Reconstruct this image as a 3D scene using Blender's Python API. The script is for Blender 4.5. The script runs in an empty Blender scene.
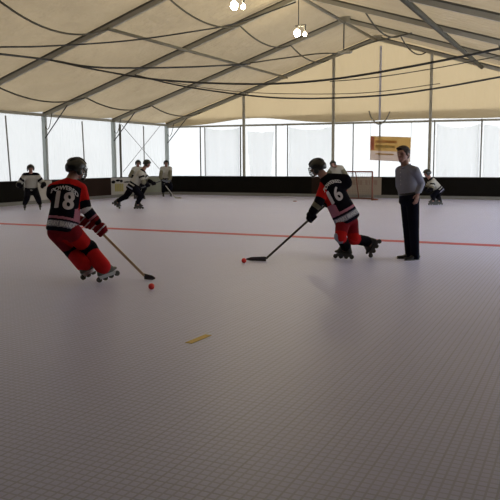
import bpy, bmesh, math, random
import numpy as np
from mathutils import Vector as V, Matrix
from mathutils.bvhtree import BVHTree
random.seed(7)
C = bpy.context.scene.collection
sc = bpy.context.scene

# ------------------------------------------------------------------ camera
FOC, HC = 701.04, 1.52
PITCH, YAW, ROLL = 0.1248, 0.447, -0.005
Fv = V((-math.sin(YAW)*math.cos(PITCH), math.cos(YAW)*math.cos(PITCH), -math.sin(PITCH)))
Rv = V((math.cos(YAW), math.sin(YAW), 0))
Uv = Rv.cross(Fv)
Rv, Uv = Rv*math.cos(ROLL) + Uv*math.sin(ROLL), Uv*math.cos(ROLL) - Rv*math.sin(ROLL)
CAM = V((0, 0, HC))
cd = bpy.data.cameras.new('camera'); cam = bpy.data.objects.new('camera', cd); C.objects.link(cam)
cd.sensor_width = 36; cd.lens = 36*FOC/500; cd.clip_end = 300
cam.matrix_world = Matrix.Translation(CAM) @ Matrix((Rv, Uv, -Fv)).transposed().to_4x4()
sc.camera = cam

# ------------------------------------------------------------------ world, light, exposure
w = bpy.data.worlds.new('sky'); sc.world = w; w.use_nodes = True
bg = w.node_tree.nodes['Background']
bg.inputs['Color'].default_value = (0.90, 0.95, 1.0, 1); bg.inputs['Strength'].default_value = 1.0
vs = sc.view_settings
sc.display_settings.display_device = 'sRGB'
vs.view_transform = 'Standard'; vs.look = 'None'; vs.gamma = 1; vs.use_curve_mapping = False
vs.exposure = 1.95

# ------------------------------------------------------------------ measuring helpers (a pixel and a real plane give a place)
def ray(x, y): return Fv + Rv*((x-250)/FOC) - Uv*((y-250)/FOC)
def onY(x, y, Y): r = ray(x, y); return CAM + r*(Y/r.y)
def onX(x, y, X): r = ray(x, y); return CAM + r*(X/r.x)
def onZ(x, y, Z=0.0): r = ray(x, y); return CAM + r*((Z-HC)/r.z)

# ------------------------------------------------------------------ materials
MATS = {}
def mat(name, col, rough=0.7, metal=0.0, noise=0.0, nscale=8.0, bump=0.0, bscale=60.0, emit=None, spec=0.5, alpha=1.0):
    if name in MATS: return MATS[name]
    if rough >= 0.8 and spec == 0.5: spec = 0.1
    m = bpy.data.materials.new(name); m.use_nodes = True; nt = m.node_tree
    b = nt.nodes['Principled BSDF']
    b.inputs['Base Color'].default_value = (*col, 1); b.inputs['Roughness'].default_value = rough
    b.inputs['Metallic'].default_value = metal; b.inputs['Specular IOR Level'].default_value = spec
    b.inputs['Alpha'].default_value = alpha
    tc = nt.nodes.new('ShaderNodeTexCoord')
    if noise:
        n = nt.nodes.new('ShaderNodeTexNoise'); n.inputs['Scale'].default_value = nscale; n.inputs['Detail'].default_value = 4
        nt.links.new(tc.outputs['Object'], n.inputs['Vector'])
        mx = nt.nodes.new('ShaderNodeMix'); mx.data_type = 'RGBA'
        mx.inputs[6].default_value = (*[max(0, c*(1-noise)) for c in col], 1)
        mx.inputs[7].default_value = (*[min(1, c*(1+noise)) for c in col], 1)
        nt.links.new(n.outputs['Fac'], mx.inputs[0]); nt.links.new(mx.outputs[2], b.inputs['Base Color'])
    if bump:
        n2 = nt.nodes.new('ShaderNodeTexNoise'); n2.inputs['Scale'].default_value = bscale
        nt.links.new(tc.outputs['Object'], n2.inputs['Vector'])
        bp = nt.nodes.new('ShaderNodeBump'); bp.inputs['Strength'].default_value = bump; bp.inputs['Distance'].default_value = 0.02
        nt.links.new(n2.outputs['Fac'], bp.inputs['Height']); nt.links.new(bp.outputs['Normal'], b.inputs['Normal'])
    if emit:
        b.inputs['Emission Color'].default_value = (*emit[:3], 1); b.inputs['Emission Strength'].default_value = emit[3]
    MATS[name] = m; return m

def membrane(name, diff, trans, fold=0.0, stain=0.0):
    """thin tent cloth: reflects `diff`, lets `trans` of the daylight behind it through"""
    m = bpy.data.materials.new(name); m.use_nodes = True; nt = m.node_tree; nt.nodes.clear()
    out = nt.nodes.new('ShaderNodeOutputMaterial'); add = nt.nodes.new('ShaderNodeAddShader')
    d = nt.nodes.new('ShaderNodeBsdfDiffuse'); t = nt.nodes.new('ShaderNodeBsdfTranslucent')
    d.inputs['Color'].default_value = (*diff, 1); t.inputs['Color'].default_value = (*trans, 1)
    nt.links.new(d.outputs[0], add.inputs[0]); nt.links.new(t.outputs[0], add.inputs[1]); nt.links.new(add.outputs[0], out.inputs[0])
    tc = nt.nodes.new('ShaderNodeTexCoord')
    if stain:
        n = nt.nodes.new('ShaderNodeTexNoise'); n.inputs['Scale'].default_value = 0.45; n.inputs['Detail'].default_value = 5
        nt.links.new(tc.outputs['Object'], n.inputs['Vector'])
        for nd, c in ((d, diff), (t, trans)):
            mx = nt.nodes.new('ShaderNodeMix'); mx.data_type = 'RGBA'
            mx.inputs[6].default_value = (*[k*(1-stain) for k in c], 1); mx.inputs[7].default_value = (*[k*(1+stain) for k in c], 1)
            nt.links.new(n.outputs['Fac'], mx.inputs[0]); nt.links.new(mx.outputs[2], nd.inputs['Color'])
    if fold:
        mp = nt.nodes.new('ShaderNodeMapping'); mp.inputs['Scale'].default_value = (1, 1, 0.25)
        n = nt.nodes.new('ShaderNodeTexNoise'); n.inputs['Scale'].default_value = 1.6; n.inputs['Detail'].default_value = 3
        nt.links.new(tc.outputs['Object'], mp.inputs[0]); nt.links.new(mp.outputs[0], n.inputs['Vector'])
        bp = nt.nodes.new('ShaderNodeBump'); bp.inputs['Strength'].default_value = fold; bp.inputs['Distance'].default_value = 0.3
        nt.links.new(n.outputs['Fac'], bp.inputs['Height'])
        for nd in (d, t): nt.links.new(bp.outputs['Normal'], nd.inputs['Normal'])
    MATS[name] = m; return m

M_ROOF = membrane('roof_cloth', (0.31, 0.255, 0.165), (0.070, 0.053, 0.032), 0.7, 0.2)
M_GABLE = membrane('gable_cloth', (0.33, 0.27, 0.175), (0.13, 0.098, 0.056), 0.3, 0.06)
M_WALL = membrane('wall_sheet', (0.2, 0.2, 0.2), (0.225, 0.222, 0.215), 0.6, 0.07)
M_BWALL = membrane('far_wall_sheet', (0.2, 0.2, 0.2), (0.28, 0.277, 0.27), 0.5, 0.05)
M_RWALL = membrane('floor_fill_wall_sheet', (0.05, 0.05, 0.05), (0.90, 0.92, 0.94), 0.2)  # unseen right wall, given extra translucency to brighten the floor
M_SHEET = membrane('curtain_sheet', (0.08, 0.08, 0.08), (0.80, 0.80, 0.795), 0.3)
M_BLOCK = mat('opaque_light_blocker', (0.10, 0.095, 0.085), 0.8)  # added opaque lining for unseen surfaces, blocks daylight from the near floor
M_ALU = mat('weathered_aluminium', (0.30, 0.28, 0.22), 0.6, 0.1, 0.12, 3)
M_DSTEEL = mat('dark_steel', (0.055, 0.052, 0.045), 0.6, 0.3)
M_POST = mat('grey_post', (0.34, 0.37, 0.35), 0.55, 0.2, 0.08, 3)
M_PURL = mat('olive_tube', (0.17, 0.155, 0.11), 0.7)
M_CABLE = mat('black_cable', (0.030, 0.029, 0.025), 0.7)
M_POLE = mat('grey_pole', (0.22, 0.22, 0.20), 0.6)
M_STRAP = mat('grey_strap', (0.10, 0.092, 0.07), 0.8)
M_BOARD = mat('black_board', (0.005, 0.004, 0.003), 0.8, 0, 0.3, 2, spec=0.1)
M_BROWN = mat('brown_board', (0.022, 0.012, 0.009), 0.8, 0, 0.25, 2, spec=0.1)
M_KICK = mat('grey_kickplate', (0.16, 0.155, 0.14), 0.6, 0, 0.15, 4)
M_ADV = mat('white_panel', (0.36, 0.34, 0.31), 0.5, 0, 0.06, 3)
M_BEIGE = mat('beige_panel', (0.26, 0.21, 0.165), 0.5, 0, 0.08, 3)
M_GREENP = mat('pale_green_panel', (0.19, 0.20, 0.15), 0.5, 0, 0.08, 3)
M_RED = mat('red_cloth', (0.44, 0.008, 0.007), 0.8, 0, 0.18, 14, 0.3, 25)
M_REDSOCK = mat('bright_red_cloth', (0.55, 0.016, 0.02), 0.8, 0, 0.12, 14)
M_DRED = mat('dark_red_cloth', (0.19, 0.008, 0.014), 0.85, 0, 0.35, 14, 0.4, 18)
M_BLK = mat('black_cloth', (0.003, 0.003, 0.007), 0.9, 0, 0.3, 14, 0.3, 20)
M_NAVY = mat('navy_cloth', (0.006, 0.006, 0.015), 0.9, 0, 0.3, 14, 0.3, 20)
M_PINK = mat('pink_band', (0.42, 0.16, 0.22), 0.8, 0, 0.15, 14)
M_WCLOTH = mat('white_cloth', (0.36, 0.35, 0.32), 0.85, 0, 0.12, 10, 0.3, 20)
M_OLIVE = mat('worn_grey_green_cloth', (0.16, 0.15, 0.11), 0.85, 0, 0.2, 10)
M_BAND = mat('purple_grey_band', (0.24, 0.24, 0.31), 0.85, 0, 0.15, 10)
M_LET = mat('white_lettering', (0.62, 0.62, 0.66), 0.7)
M_NUM = mat('number_print', (0.60, 0.56, 0.58), 0.7)
M_HELM = mat('black_helmet_shell', (0.005, 0.006, 0.006), 0.35, 0, 0.2, 5)
M_SKATE = mat('grey_skate_boot', (0.10, 0.10, 0.085), 0.5, 0, 0.3, 20)
M_BSKATE = mat('black_skate_boot', (0.010, 0.010, 0.010), 0.45)
M_CHROME = mat('bare_metal', (0.5, 0.5, 0.5), 0.35, 0.9)
M_WHEEL = mat('dark_wheel', (0.035, 0.034, 0.03), 0.5)
M_SKIN = mat('skin', (0.28, 0.14, 0.105), 0.6, 0, 0.08, 20)
M_LIP = mat('lips', (0.30, 0.09, 0.08), 0.5)
M_EYE = mat('eye', (0.03, 0.02, 0.02), 0.2)
M_HAIR = mat('dark_brown_hair', (0.025, 0.013, 0.009), 0.7, 0, 0.3, 60, 0.6, 90)
M_SHIRT = mat('grey_blue_shirt', (0.22, 0.225, 0.285), 0.85, 0, 0.08, 40, 0.3, 12)
M_TROU = mat('navy_trousers', (0.004, 0.005, 0.013), 0.9, 0, 0.3, 8, 0.4, 10)
M_SHOE = mat('black_leather', (0.006, 0.006, 0.006), 0.35)
M_WOOD = mat('pale_stick_wood', (0.48, 0.34, 0.2), 0.5, 0, 0.1, 20)
M_BSTICK = mat('black_stick', (0.02, 0.017, 0.022), 0.45)
M_GSTICK = mat('grey_stick', (0.42, 0.42, 0.40), 0.5)
M_BALL = mat('red_ball', (0.75, 0.03, 0.025), 0.4)
M_PIPE = mat('rust_red_pipe', (0.16, 0.045, 0.025), 0.5)
M_NET = mat('net_cord', (0.22, 0.18, 0.14), 0.9)
M_LINE = mat('red_floor_line', (0.52, 0.05, 0.085), 0.5, 0, 0.1, 3)
M_TAPE = mat('yellow_tape', (0.65, 0.47, 0.10), 0.6, 0, 0.15, 12)
M_BULB = mat('lit_bulb', (1, 1, 0.95), 0.3, emit=(1.0, 0.88, 0.62, 60))
M_BULB2 = mat('lit_bulb_dimmer', (1, 1, 0.95), 0.3, emit=(1.0, 0.86, 0.60, 14))
M_SOCKET = mat('lamp_socket', (0.12, 0.11, 0.09), 0.5)

def floor_material():
    m = bpy.data.materials.new('sport_tile_floor'); m.use_nodes = True; nt = m.node_tree; b = nt.nodes['Principled BSDF']
    tc = nt.nodes.new('ShaderNodeTexCoord')
    n = nt.nodes.new('ShaderNodeTexNoise'); n.inputs['Scale'].default_value = 0.35; n.inputs['Detail'].default_value = 6
    nt.links.new(tc.outputs['Object'], n.inputs['Vector'])
    base = nt.nodes.new('ShaderNodeMix'); base.data_type = 'RGBA'
    base.inputs[6].default_value = (0.58, 0.60, 0.92, 1); base.inputs[7].default_value = (0.67, 0.69, 0.97, 1)
    nt.links.new(n.outputs['Fac'], base.inputs[0])
    def grid(size, width):
        br = nt.nodes.new('ShaderNodeTexBrick'); br.offset = 0; br.squash = 1
        br.inputs['Scale'].default_value = 1.0; br.inputs['Brick Width'].default_value = size; br.inputs['Row Height'].default_value = size
        br.inputs['Mortar Size'].default_value = width; br.inputs['Mortar Smooth'].default_value = 0.6
        br.inputs['Color1'].default_value = (1, 1, 1, 1); br.inputs['Color2'].default_value = (0.90, 0.90, 0.91, 1)
        br.inputs['Mortar'].default_value = (0.0, 0.0, 0.0, 1)
        nt.links.new(tc.outputs['Object'], br.inputs['Vector']); return br
    g1 = grid(0.05, 0.008); g2 = grid(0.30, 0.008)
    def mul(a, br, lo):
        mr = nt.nodes.new('ShaderNodeMapRange'); mr.inputs['To Min'].default_value = lo
        nt.links.new(br.outputs['Color'], mr.inputs['Value'])
        mx = nt.nodes.new('ShaderNodeMix'); mx.data_type = 'RGBA'; mx.blend_type = 'MULTIPLY'; mx.inputs[0].default_value = 1
        nt.links.new(a, mx.inputs[6]); nt.links.new(mr.outputs[0], mx.inputs[7]); return mx.outputs[2]
    c = mul(base.outputs[2], g1, 0.76); c = mul(c, g2, 0.92)
    nt.links.new(c, b.inputs['Base Color'])
    bp = nt.nodes.new('ShaderNodeBump'); bp.inputs['Strength'].default_value = 0.25; bp.inputs['Distance'].default_value = 0.004
    nt.links.new(g1.outputs['Color'], bp.inputs['Height']); nt.links.new(bp.outputs['Normal'], b.inputs['Normal'])
    b.inputs['Roughness'].default_value = 0.42; b.inputs['Specular IOR Level'].default_value = 0.5
    return m
M_FLOOR = floor_material()

# ------------------------------------------------------------------ object helpers
def link(name, me, m, parent=None, smooth=False):
    """vertices are in world space; a child is stored relative to its thing's base"""
    if parent is not None:
        me.transform(Matrix.Translation(-origin(parent)))
    o = bpy.data.objects.new(name, me); C.objects.link(o)
    for mm in (m if isinstance(m, (list, tuple)) else [m]): me.materials.append(mm)
    if smooth: me.polygons.foreach_set('use_smooth', [True]*len(me.polygons))
    if parent is not None: o.parent = parent
    return o
def origin(o):
    p = V((0, 0, 0))
    while o is not None: p += V(o.location); o = o.parent
    return p
def obj(name, bm, m, parent=None, smooth=False):
    me = bpy.data.meshes.new(name); bm.normal_update(); bm.to_mesh(me); bm.free()
    return link(name, me, m, parent, smooth)
def tag(o, label, cat, group=None, kind=None):
    o['label'] = label; o['category'] = cat
    if group: o['group'] = group
    if kind: o['kind'] = kind
    return o
def thing(name, label, cat, loc, group=None):
    o = bpy.data.objects.new(name, None); C.objects.link(o); o.location = loc; o.empty_display_size = 0.1
    return tag(o, label, cat, group)
def struct(name, bm, m, smooth=False):
    o = obj(name, bm, m, None, smooth); o['kind'] = 'structure'; return o

def add_box(bm, c, s, rot=None, bev=0.0):
    g = bmesh.ops.create_cube(bm, size=1.0); vs_ = g['verts']
    bmesh.ops.scale(bm, verts=vs_, vec=s)
    if bev:
        es = list({e for v in vs_ for e in v.link_edges})
        r = bmesh.ops.bevel(bm, geom=es, offset=bev, segments=2, affect='EDGES'); vs_ = list({v for f in r['faces'] for v in f.verts} | {v for v in vs_ if v.is_valid})
    if rot is not None: bmesh.ops.rotate(bm, verts=vs_, cent=(0, 0, 0), matrix=rot)
    bmesh.ops.translate(bm, verts=vs_, vec=c)
def frame_of(d):
    d = V(d).normalized(); a = V((0, 0, 1)) if abs(d.z) < 0.95 else V((0, 1, 0))
    x = a.cross(d).normalized(); return x, d.cross(x), d
def add_beam(bm, p, q, wx, wz):
    """rectangular bar from p to q; wx sideways, wz the other way"""
    x, y, z = frame_of(q-p); ring = []
    for P in (p, q):
        ring.append([bm.verts.new(P + x*(sx*wx/2) + y*(sy*wz/2)) for sx, sy in ((-1, -1), (1, -1), (1, 1), (-1, 1))])
    for i in range(4): bm.faces.new((ring[0][i], ring[0][(i+1) % 4], ring[1][(i+1) % 4], ring[1][i]))
    bm.faces.new(ring[0][::-1]); bm.faces.new(ring[1])
def add_tube(bm, pts, r, n=8, r2=None):
    pts = [V(p) for p in pts]; rings = []; N = len(pts)
    px = None
    for i, p in enumerate(pts):
        d = (pts[min(i+1, N-1)] - pts[max(i-1, 0)]).normalized()
        if px is None: x, y, _ = frame_of(d)
        else: y = d.cross(px).normalized(); x = y.cross(d)
        px = x; rr = r if r2 is None else r + (r2-r)*i/(N-1)
        rings.append([bm.verts.new(p + x*(rr*math.cos(2*math.pi*k/n)) + y*(rr*math.sin(2*math.pi*k/n))) for k in range(n)])
    for a, b in zip(rings, rings[1:]):
        for k in range(n): bm.faces.new((a[k], a[(k+1) % n], b[(k+1) % n], b[k]))
    bm.faces.new(rings[0][::-1]); bm.faces.new(rings[-1])
def add_ball(bm, c, r, basis=None, seg=16):
    g = bmesh.ops.create_uvsphere(bm, u_segments=seg, v_segments=seg//2+2, radius=1)
    rr = (r, r, r) if not hasattr(r, '__len__') else r
    M = (basis or Matrix.Identity(3))
    for v in g['verts']: v.co = V(c) + M @ V((v.co.x*rr[0], v.co.y*rr[1], v.co.z*rr[2]))
def smooth_path(pts, n=8):
    pts = [V(p) for p in pts]; out = []
    for i in range(len(pts)-1):
        p0 = pts[max(i-1, 0)]; p1 = pts[i]; p2 = pts[i+1]; p3 = pts[min(i+2, len(pts)-1)]
        for k in range(n):
            t = k/n
            out.append(0.5*((2*p1) + (p2-p0)*t + (2*p0-5*p1+4*p2-p3)*t*t + (3*p1-p0-3*p2+p3)*t**3))
    out.append(pts[-1]); return out
def sagged(p, q, s, n=14): return [p.lerp(q, k/n) - V((0, 0, s*4*(k/n)*(1-k/n))) for k in range(n+1)]
def tube(name, pts, r, m, parent=None, n=8, r2=None):
    bm = bmesh.new(); add_tube(bm, pts, r, n, r2); return obj(name, bm, m, parent, True)

# ================================================================== THE TENT
XL, XC, BAY, YG = -21.04, -9.28, 4.86, 33.34
XR = 2*XC - XL
ZE, ZA = 3.57, 7.31
HW = XC - XL
def rz(X): return ZE + (ZA-ZE)*(1-abs(X-XC)/HW)          # height of the rafters' line
def FY(i): return YG - i*BAY
Y0 = FY(8)

bm = bmesh.new(); add_box(bm, ((XL+XR)/2, (Y0+YG)/2, -0.05), (XR-XL+0.6, YG-Y0+0.6, 0.1)); struct('floor', bm, M_FLOOR)

# roof cloth, sagging a little between the frames
bm = bmesh.new(); NX, NB = 40, 10; grid = []
for j in range(8*NB+1):
    v = j/NB; fr = v % 1.0; row = []
    for k in range(NX+1):
        X = XL-0.15 + (XR-XL+0.3)*k/NX
        across = abs(math.sin(math.pi*(X-XC)/4.7))
        z = rz(X) + 0.17 - 0.12*4*fr*(1-fr)*(0.35+0.65*across)
        row.append(bm.verts.new((X, Y0 + v*BAY + (0.10 if j == 8*NB else 0), z)))
    grid.append(row)
for a, b in zip(grid, grid[1:]):
    for k in range(NX): bm.faces.new((a[k], a[k+1], b[k+1], b[k]))
for f_ in bm.faces: f_.material_index = 1 if f_.calc_center_median().y < 3.0 else 0    # unseen near roof made opaque to darken the foreground floor
struct('ceiling', bm, [M_ROOF, M_BLOCK], True)

# side walls: sheets with soft vertical waves
def wavy_wall(name, p, q, z0, ztop, m, amp=0.03, nz=10):
    d = q-p; L = d.length; n = int(L/0.25); nrm = V((-d.y, d.x, 0)).normalized(); bm = bmesh.new(); rows = []
    for j in range(n+1):
        t = j/n; P = p + d*t
        zt = ztop(P) if callable(ztop) else ztop
        rows.append([bm.verts.new(P + nrm*(amp*math.sin(t*L*2.1)*math.sin(t*L*0.83+1)*(1-0.4*k/nz)) + V((0, 0, z0+(zt-z0)*k/nz))) for k in range(nz+1)])
    for a, b in zip(rows, rows[1:]):
        for k in range(nz): bm.faces.new((a[k], b[k], b[k+1], a[k+1]))
    return struct(name, bm, m, True)
wavy_wall('wall_left', V((XL-0.12, Y0, 0)), V((XL-0.12, YG+0.1, 0)), 0, ZE+0.15, M_WALL)
wavy_wall('wall_right', V((XR+0.12, 11.0, 0)), V((XR+0.12, YG+0.1, 0)), 0, ZE+0.15, M_RWALL)  # out of view; lets in more daylight than the other walls, as floor fill
bm = bmesh.new(); add_box(bm, (XR+0.12, (Y0+11.0)/2, (ZE+0.15)/2), (0.04, 11.0-Y0, ZE+0.15)); struct('wall_right', bm, M_BLOCK)  # unseen near stretch, made opaque to dim the floor on the near right
# near end, behind the camera: unseen wall made opaque to keep daylight off the near floor
bm = bmesh.new(); vsn = [bm.verts.new((x, Y0-0.05, z)) for x, z in ((XL-.1, 0), (XR+.1, 0), (XR+.1, ZE+.15), (XC, ZA+.2), (XL-.1, ZE+.15))]; bm.faces.new(vsn)
struct('wall_front', bm, M_BLOCK)
# far end: white sheets below, beige gable cloth above
wavy_wall('wall_back', V((XL-0.1, YG+0.12, 0)), V((XR+0.1, YG+0.12, 0)), 0, 3.85, M_BWALL, 0.04)
bm = bmesh.new(); n = 120; rows = []
for j in range(n+1):
    X = XL-0.1 + (XR-XL+0.2)*j/n; t = X-XL
    zb = 3.46 + 0.03*math.sin(t*0.9+2.2) + 0.30*math.exp(-((X+16.0)/2.6)**2)
    zb = min(zb, rz(X)+0.1)
    rows.append([bm.verts.new((X, YG+0.06 + 0.05*math.sin(t*1.7)*math.sin(k*0.5), zb + (rz(X)+0.18-zb)*k/8)) for k in range(9)])
for a, b in zip(rows, rows[1:]):
    for k in range(8): bm.faces.new((a[k], b[k], b[k+1], a[k+1]))
struct('wall_back', bm, M_GABLE, True)

# frames: two posts, two rafters, knee braces
frame_words = {0: 'farthest grey tent frame, standing against the gable end',
               1: 'tent frame one bay before the gable, with a rod hanging from its ridge',
               2: 'tent frame two bays before the gable, with the lower pair of bulbs at its ridge',
               3: 'tent frame whose left rafter crosses from the left edge to the top edge',
               4: 'nearest visible tent frame, only a rafter piece in the upper left corner'}
for i in range(5):
    Y = FY(i)
    t = thing('tent_frame', frame_words[i], 'tent frame', (XC, Y, 0), 'grey metal portal frames of the tent')
    for s in (-1, 1):
        X = XC + s*HW
        bm = bmesh.new(); add_box(bm, (X, Y, (ZE+0.05)/2), (0.20, 0.13, ZE+0.05), bev=0.012)
        add_box(bm, (X, Y, 0.01), (0.34, 0.30, 0.02)); obj('post', bm, M_POST, t)
        bm = bmesh.new(); add_beam(bm, V((X, Y, ZE-0.02)), V((XC, Y, ZA-0.02)), 0.11, 0.19)
        r = obj('rafter', bm, M_ALU, t)
        bm = bmesh.new(); add_beam(bm, V((X, Y-0.07, ZE+0.05)), V((XC, Y-0.07, ZA+0.05)), 0.03, 0.05); obj('keder_rail', bm, M_STRAP, r)
        kx = X - s*1.35
        tube('knee_brace', [V((X-s*0.1, Y-0.09, 2.58)), V((kx, Y-0.09, rz(kx)-0.1))], 0.024, M_DSTEEL, t)
        tube('tie_rope', sagged(V((X-s*0.1, Y-0.05, 3.05)), V((X-s*0.52, Y-0.09, rz(X-s*0.52)-0.1)), 0.33), 0.016, M_STRAP, t, 6)
    bm = bmesh.new(); add_box(bm, (XC, Y-0.02, ZA-0.03), (0.5, 0.15, 0.26), bev=0.02); obj('ridge_joint', bm, M_ALU, t)
# hanging rod on frame 1 with its clamp plate
Yh = FY(1); pz = onY(346.5, 52, Yh)
t = thing('hanging_rod', 'thin rod hanging from the ridge down to a small flat clamp plate', 'rod', (XC, Yh, pz.z))
tube('rod', [V((XC, Yh-0.12, ZA-0.1)), V((XC, Yh-0.12, pz.z))], 0.028, M_DSTEEL, t)
bm = bmesh.new(); add_box(bm, (XC+0.05, Yh-0.12, pz.z-0.02), (0.60, 0.20, 0.12), bev=0.03); obj('clamp_plate', bm, M_ALU, t)

# longitudinal tubes
for dx, lab, r, m in ((0, 'straight ridge tube running along the top of the tent', 0.065, M_STRAP),
                      (-4.6, 'straight roof tube along the left roof slope', 0.055, M_STRAP),
                      (4.8, 'thick dark roof tube along the right roof slope', 0.085, M_STRAP)):
    X = XC+dx; z = rz(X)-0.13
    o = tube('roof_purlin', [V((X, FY(4 if dx >= 0 else 3)-0.1, z)), V((X, YG, z))], r, M_PURL if dx <= 0 else m); tag(o, lab, 'roof tube')
for s, lab in ((-1, 'grey eave beam along the top of the left sheet wall'), (1, 'grey eave beam along the right wall, outside the picture edge')):
    bm = bmesh.new(); add_beam(bm, V((XC+s*(HW-0.02), Y0+0.2, ZE-0.02)), V((XC+s*(HW-0.02), YG-0.05, ZE-0.02)), 0.08, 0.12)
    if s < 0: tag(obj('eave_beam', bm, M_ALU), lab, 'beam')
    else: bm.free()
bm = bmesh.new(); add_beam(bm, V((XL+0.1, YG-0.02, 3.44)), V((XR-0.1, YG-0.02, 3.30)), 0.09, 0.09)
tag(obj('cross_beam', bm, M_ALU), 'grey cross beam across the far end above the white sheets', 'beam')

# sagging straps between neighbouring frames
sl = {(-9.5, 0): 'low sagging strap on the left slope in the bay next to the gable',
      (-9.5, 1): 'low sagging strap on the left slope, second bay from the gable',
      (-9.5, 2): 'low sagging strap on the left slope, third bay from the gable',
      (-2.4, 0): 'short strap high on the left slope beside the gable',
      (-2.4, 1): 'strap on the upper left slope below the lower pair of bulbs',
      (-2.4, 2): 'strap hanging from the top edge just left of the upper pair of bulbs',
      (-4.6, 3): 'long sagging strap in the upper left corner of the ceiling',
      (2.3, 0): 'short strap on the upper right slope beside the gable peak',
      (2.3, 1): 'strap on the upper right slope, second bay from the gable',
      (6.6, 0): 'strap low on the right slope beside the gable',
      (6.6, 1): 'strap low on the right slope, in the upper right corner'}
for (dx, i), lab in sl.items():
    X = XC+dx; z = rz(X)-0.10
    o = tube('roof_strap', sagged(V((X, FY(i+1), z)), V((X, FY(i), z)), 0.34 if dx != -4.6 else 0.5), 0.030, M_STRAP, None, 6)
    tag(o, lab, 'strap', 'sagging straps under the roof cloth')

# tie cables: each hangs in its frame's plane, or runs from one frame to another
def cable(pix, lab, r=0.022, m=None):
    pts = smooth_path([onY(x, y, Y) for x, y, Y in pix], 6)
    tag(tube('tie_cable', pts, r, m or M_CABLE, None, 6), lab, 'cable', 'dark cables slung across the tent')
y1, y2, y3 = FY(1)-0.12, FY(2)-0.12, FY(3)-0.12
cable([(50, 60, y3), (100, 70.5, y3), (162, 80, y3), (250, 84, y3), (330, 79.5, y3), (432, 62.5, y3), (530, 42, y3)], 'long sagging cable, middle of the three, crossing the whole ceiling', 0.032)
cable([(135, 75, y2), (182, 86, y2), (245, 95, y2), (300, 98.5, y2), (375, 96, y2), (432, 89, y2), (500, 77, y2), (540, 70, y2)], 'lowest sagging cable, passing just above the white far wall', 0.032)
cable([(150, 78, y2-.3), (200, 87, y2-.3), (250, 92.5, y2-.3), (320, 94, y2-.3), (375, 92, y2-.3), (440, 83.5, y2-.3)], 'thin cable running just above the lowest sagging cable', 0.014, M_STRAP)
cable([(250, 63, y1), (315, 54, y1), (342, 52.5, y1), (375, 41.5, y1), (412, 33, y1)], 'tie cable meeting the clamp plate of the hanging rod', 0.030, M_STRAP)
cable([(-20, 52, y3-5), (0, 54, y3-3.9), (50, 60, y3), (87, 66.5, y3+0.6), (125, 68, y3+1.9), (190, 67, y2+0.9), (250, 64, y1)], 'dark cable running from the left edge almost level to the upper middle', 0.034)
cable([(-20, 47, y3-5), (0, 47, y3-4.0), (50, 46, y3-1.6), (125, 41, y3+0.8), (190, 32, y2-2.2), (237, 23, y2-0.5), (296, 2, y2)], 'upper cable rising from the left edge towards the ridge', 0.028)
cable([(330, 81.5, y3), (375, 77.5, y3), (442, 67, y3), (520, 52, y3)], 'thin cable right beside the middle sagging cable, right half of the tent', 0.014, M_STRAP)

# gable poles
for x, top, lab in ((244, 4.52, 'left gable pole'), (333, 6.2, 'middle gable pole, behind the player numbered 16'), (429.5, 6.1, 'right gable pole, behind the crouching player on the right')):
    X = onY(x, 150, YG-0.2).x
    bm = bmesh.new(); add_box(bm, (X, YG-0.2, (rz(X)-0.08)/2), (0.12, 0.12, rz(X)-0.08), bev=0.01); add_box(bm, (X, YG-0.2, 0.01), (0.28, 0.28, 0.02))
    tag(obj('gable_pole', bm, M_ALU), lab + ', reaching from floor to roof', 'pole', 'tall poles of the far gable')
# pale seam on the gable
bm = bmesh.new(); sx = onY(380, 90, YG-0.05).x; add_box(bm, (sx, YG-0.02, (3.45+rz(sx))/2-0.15), (0.10, 0.012, rz(sx)-3.45-0.35))
tag(obj('gable_seam_strip', bm, membrane('seam_cloth', (0.3, 0.3, 0.32), (0.30, 0.30, 0.34))), 'pale vertical strip down the middle of the beige gable cloth', 'strip')

# thin curtain poles
def thin_pole(px, lab, yb=None, x0=None, r=0.030, lean=0.0, top=3.4, m=M_STRAP):
    if x0 is None:
        p = onY(px, 150, YG-0.06); q = V((p.x, p.y, top)); p = V((p.x+lean, p.y, 0))
    else:
        p = onX(px, 150, XL+0.05); q = V((p.x, p.y, top)); p = V((p.x, p.y+lean, 0))
    tag(tube('curtain_pole', [p, q], r, m, None, 8), lab, 'pole', 'thin poles holding the white sheets')
thin_pole(200.5, 'first of a close pair of thin poles just left of the left gable pole area', r=0.035)
thin_pole(205, 'thin pale pole, second of the close pair right of the far left corner', m=M_POLE)
thin_pole(240.5, 'thin dark pole directly left of the left gable pole', r=0.035)
thin_pole(276, 'thin dark pole right of the folded sheet', r=0.032)
thin_pole(287.5, 'thin grey pole left of the helmet of the player numbered 16', m=M_POLE)
thin_pole(353, 'thin pole above the goal, left of the banner', m=M_POLE)
thin_pole(379.5, 'thin pole that the orange banner hangs on', r=0.034)
thin_pole(434, 'thin pole just right of the right gable pole', m=M_POLE)
thin_pole(481, 'thin pole near the right picture edge', m=M_POLE, r=0.035)
thin_pole(7, 'leaning thin pole at the left picture edge', x0=1, m=M_POLE, lean=0.15)
thin_pole(83, 'thin pole above the player numbered 18', x0=1, m=M_POLE, lean=0.12)
thin_pole(120.5, 'dark thicker pole just right of the second left post', x0=1, r=0.055)
thin_pole(144, 'thin pole between the two crossing bracing wires', x0=1, m=M_POLE)
for (a, b), lab in ((((121, 124), (162, 172)), 'bracing wire falling to the right in the last left bay'), (((160, 126), (123, 172)), 'bracing wire falling to the left in the last left bay')):
    tag(tube('bracing_wire', [onX(*a, XL+0.12), onX(*b, XL+0.12)], 0.012, M_STRAP, None, 6), lab, 'wire')

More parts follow.
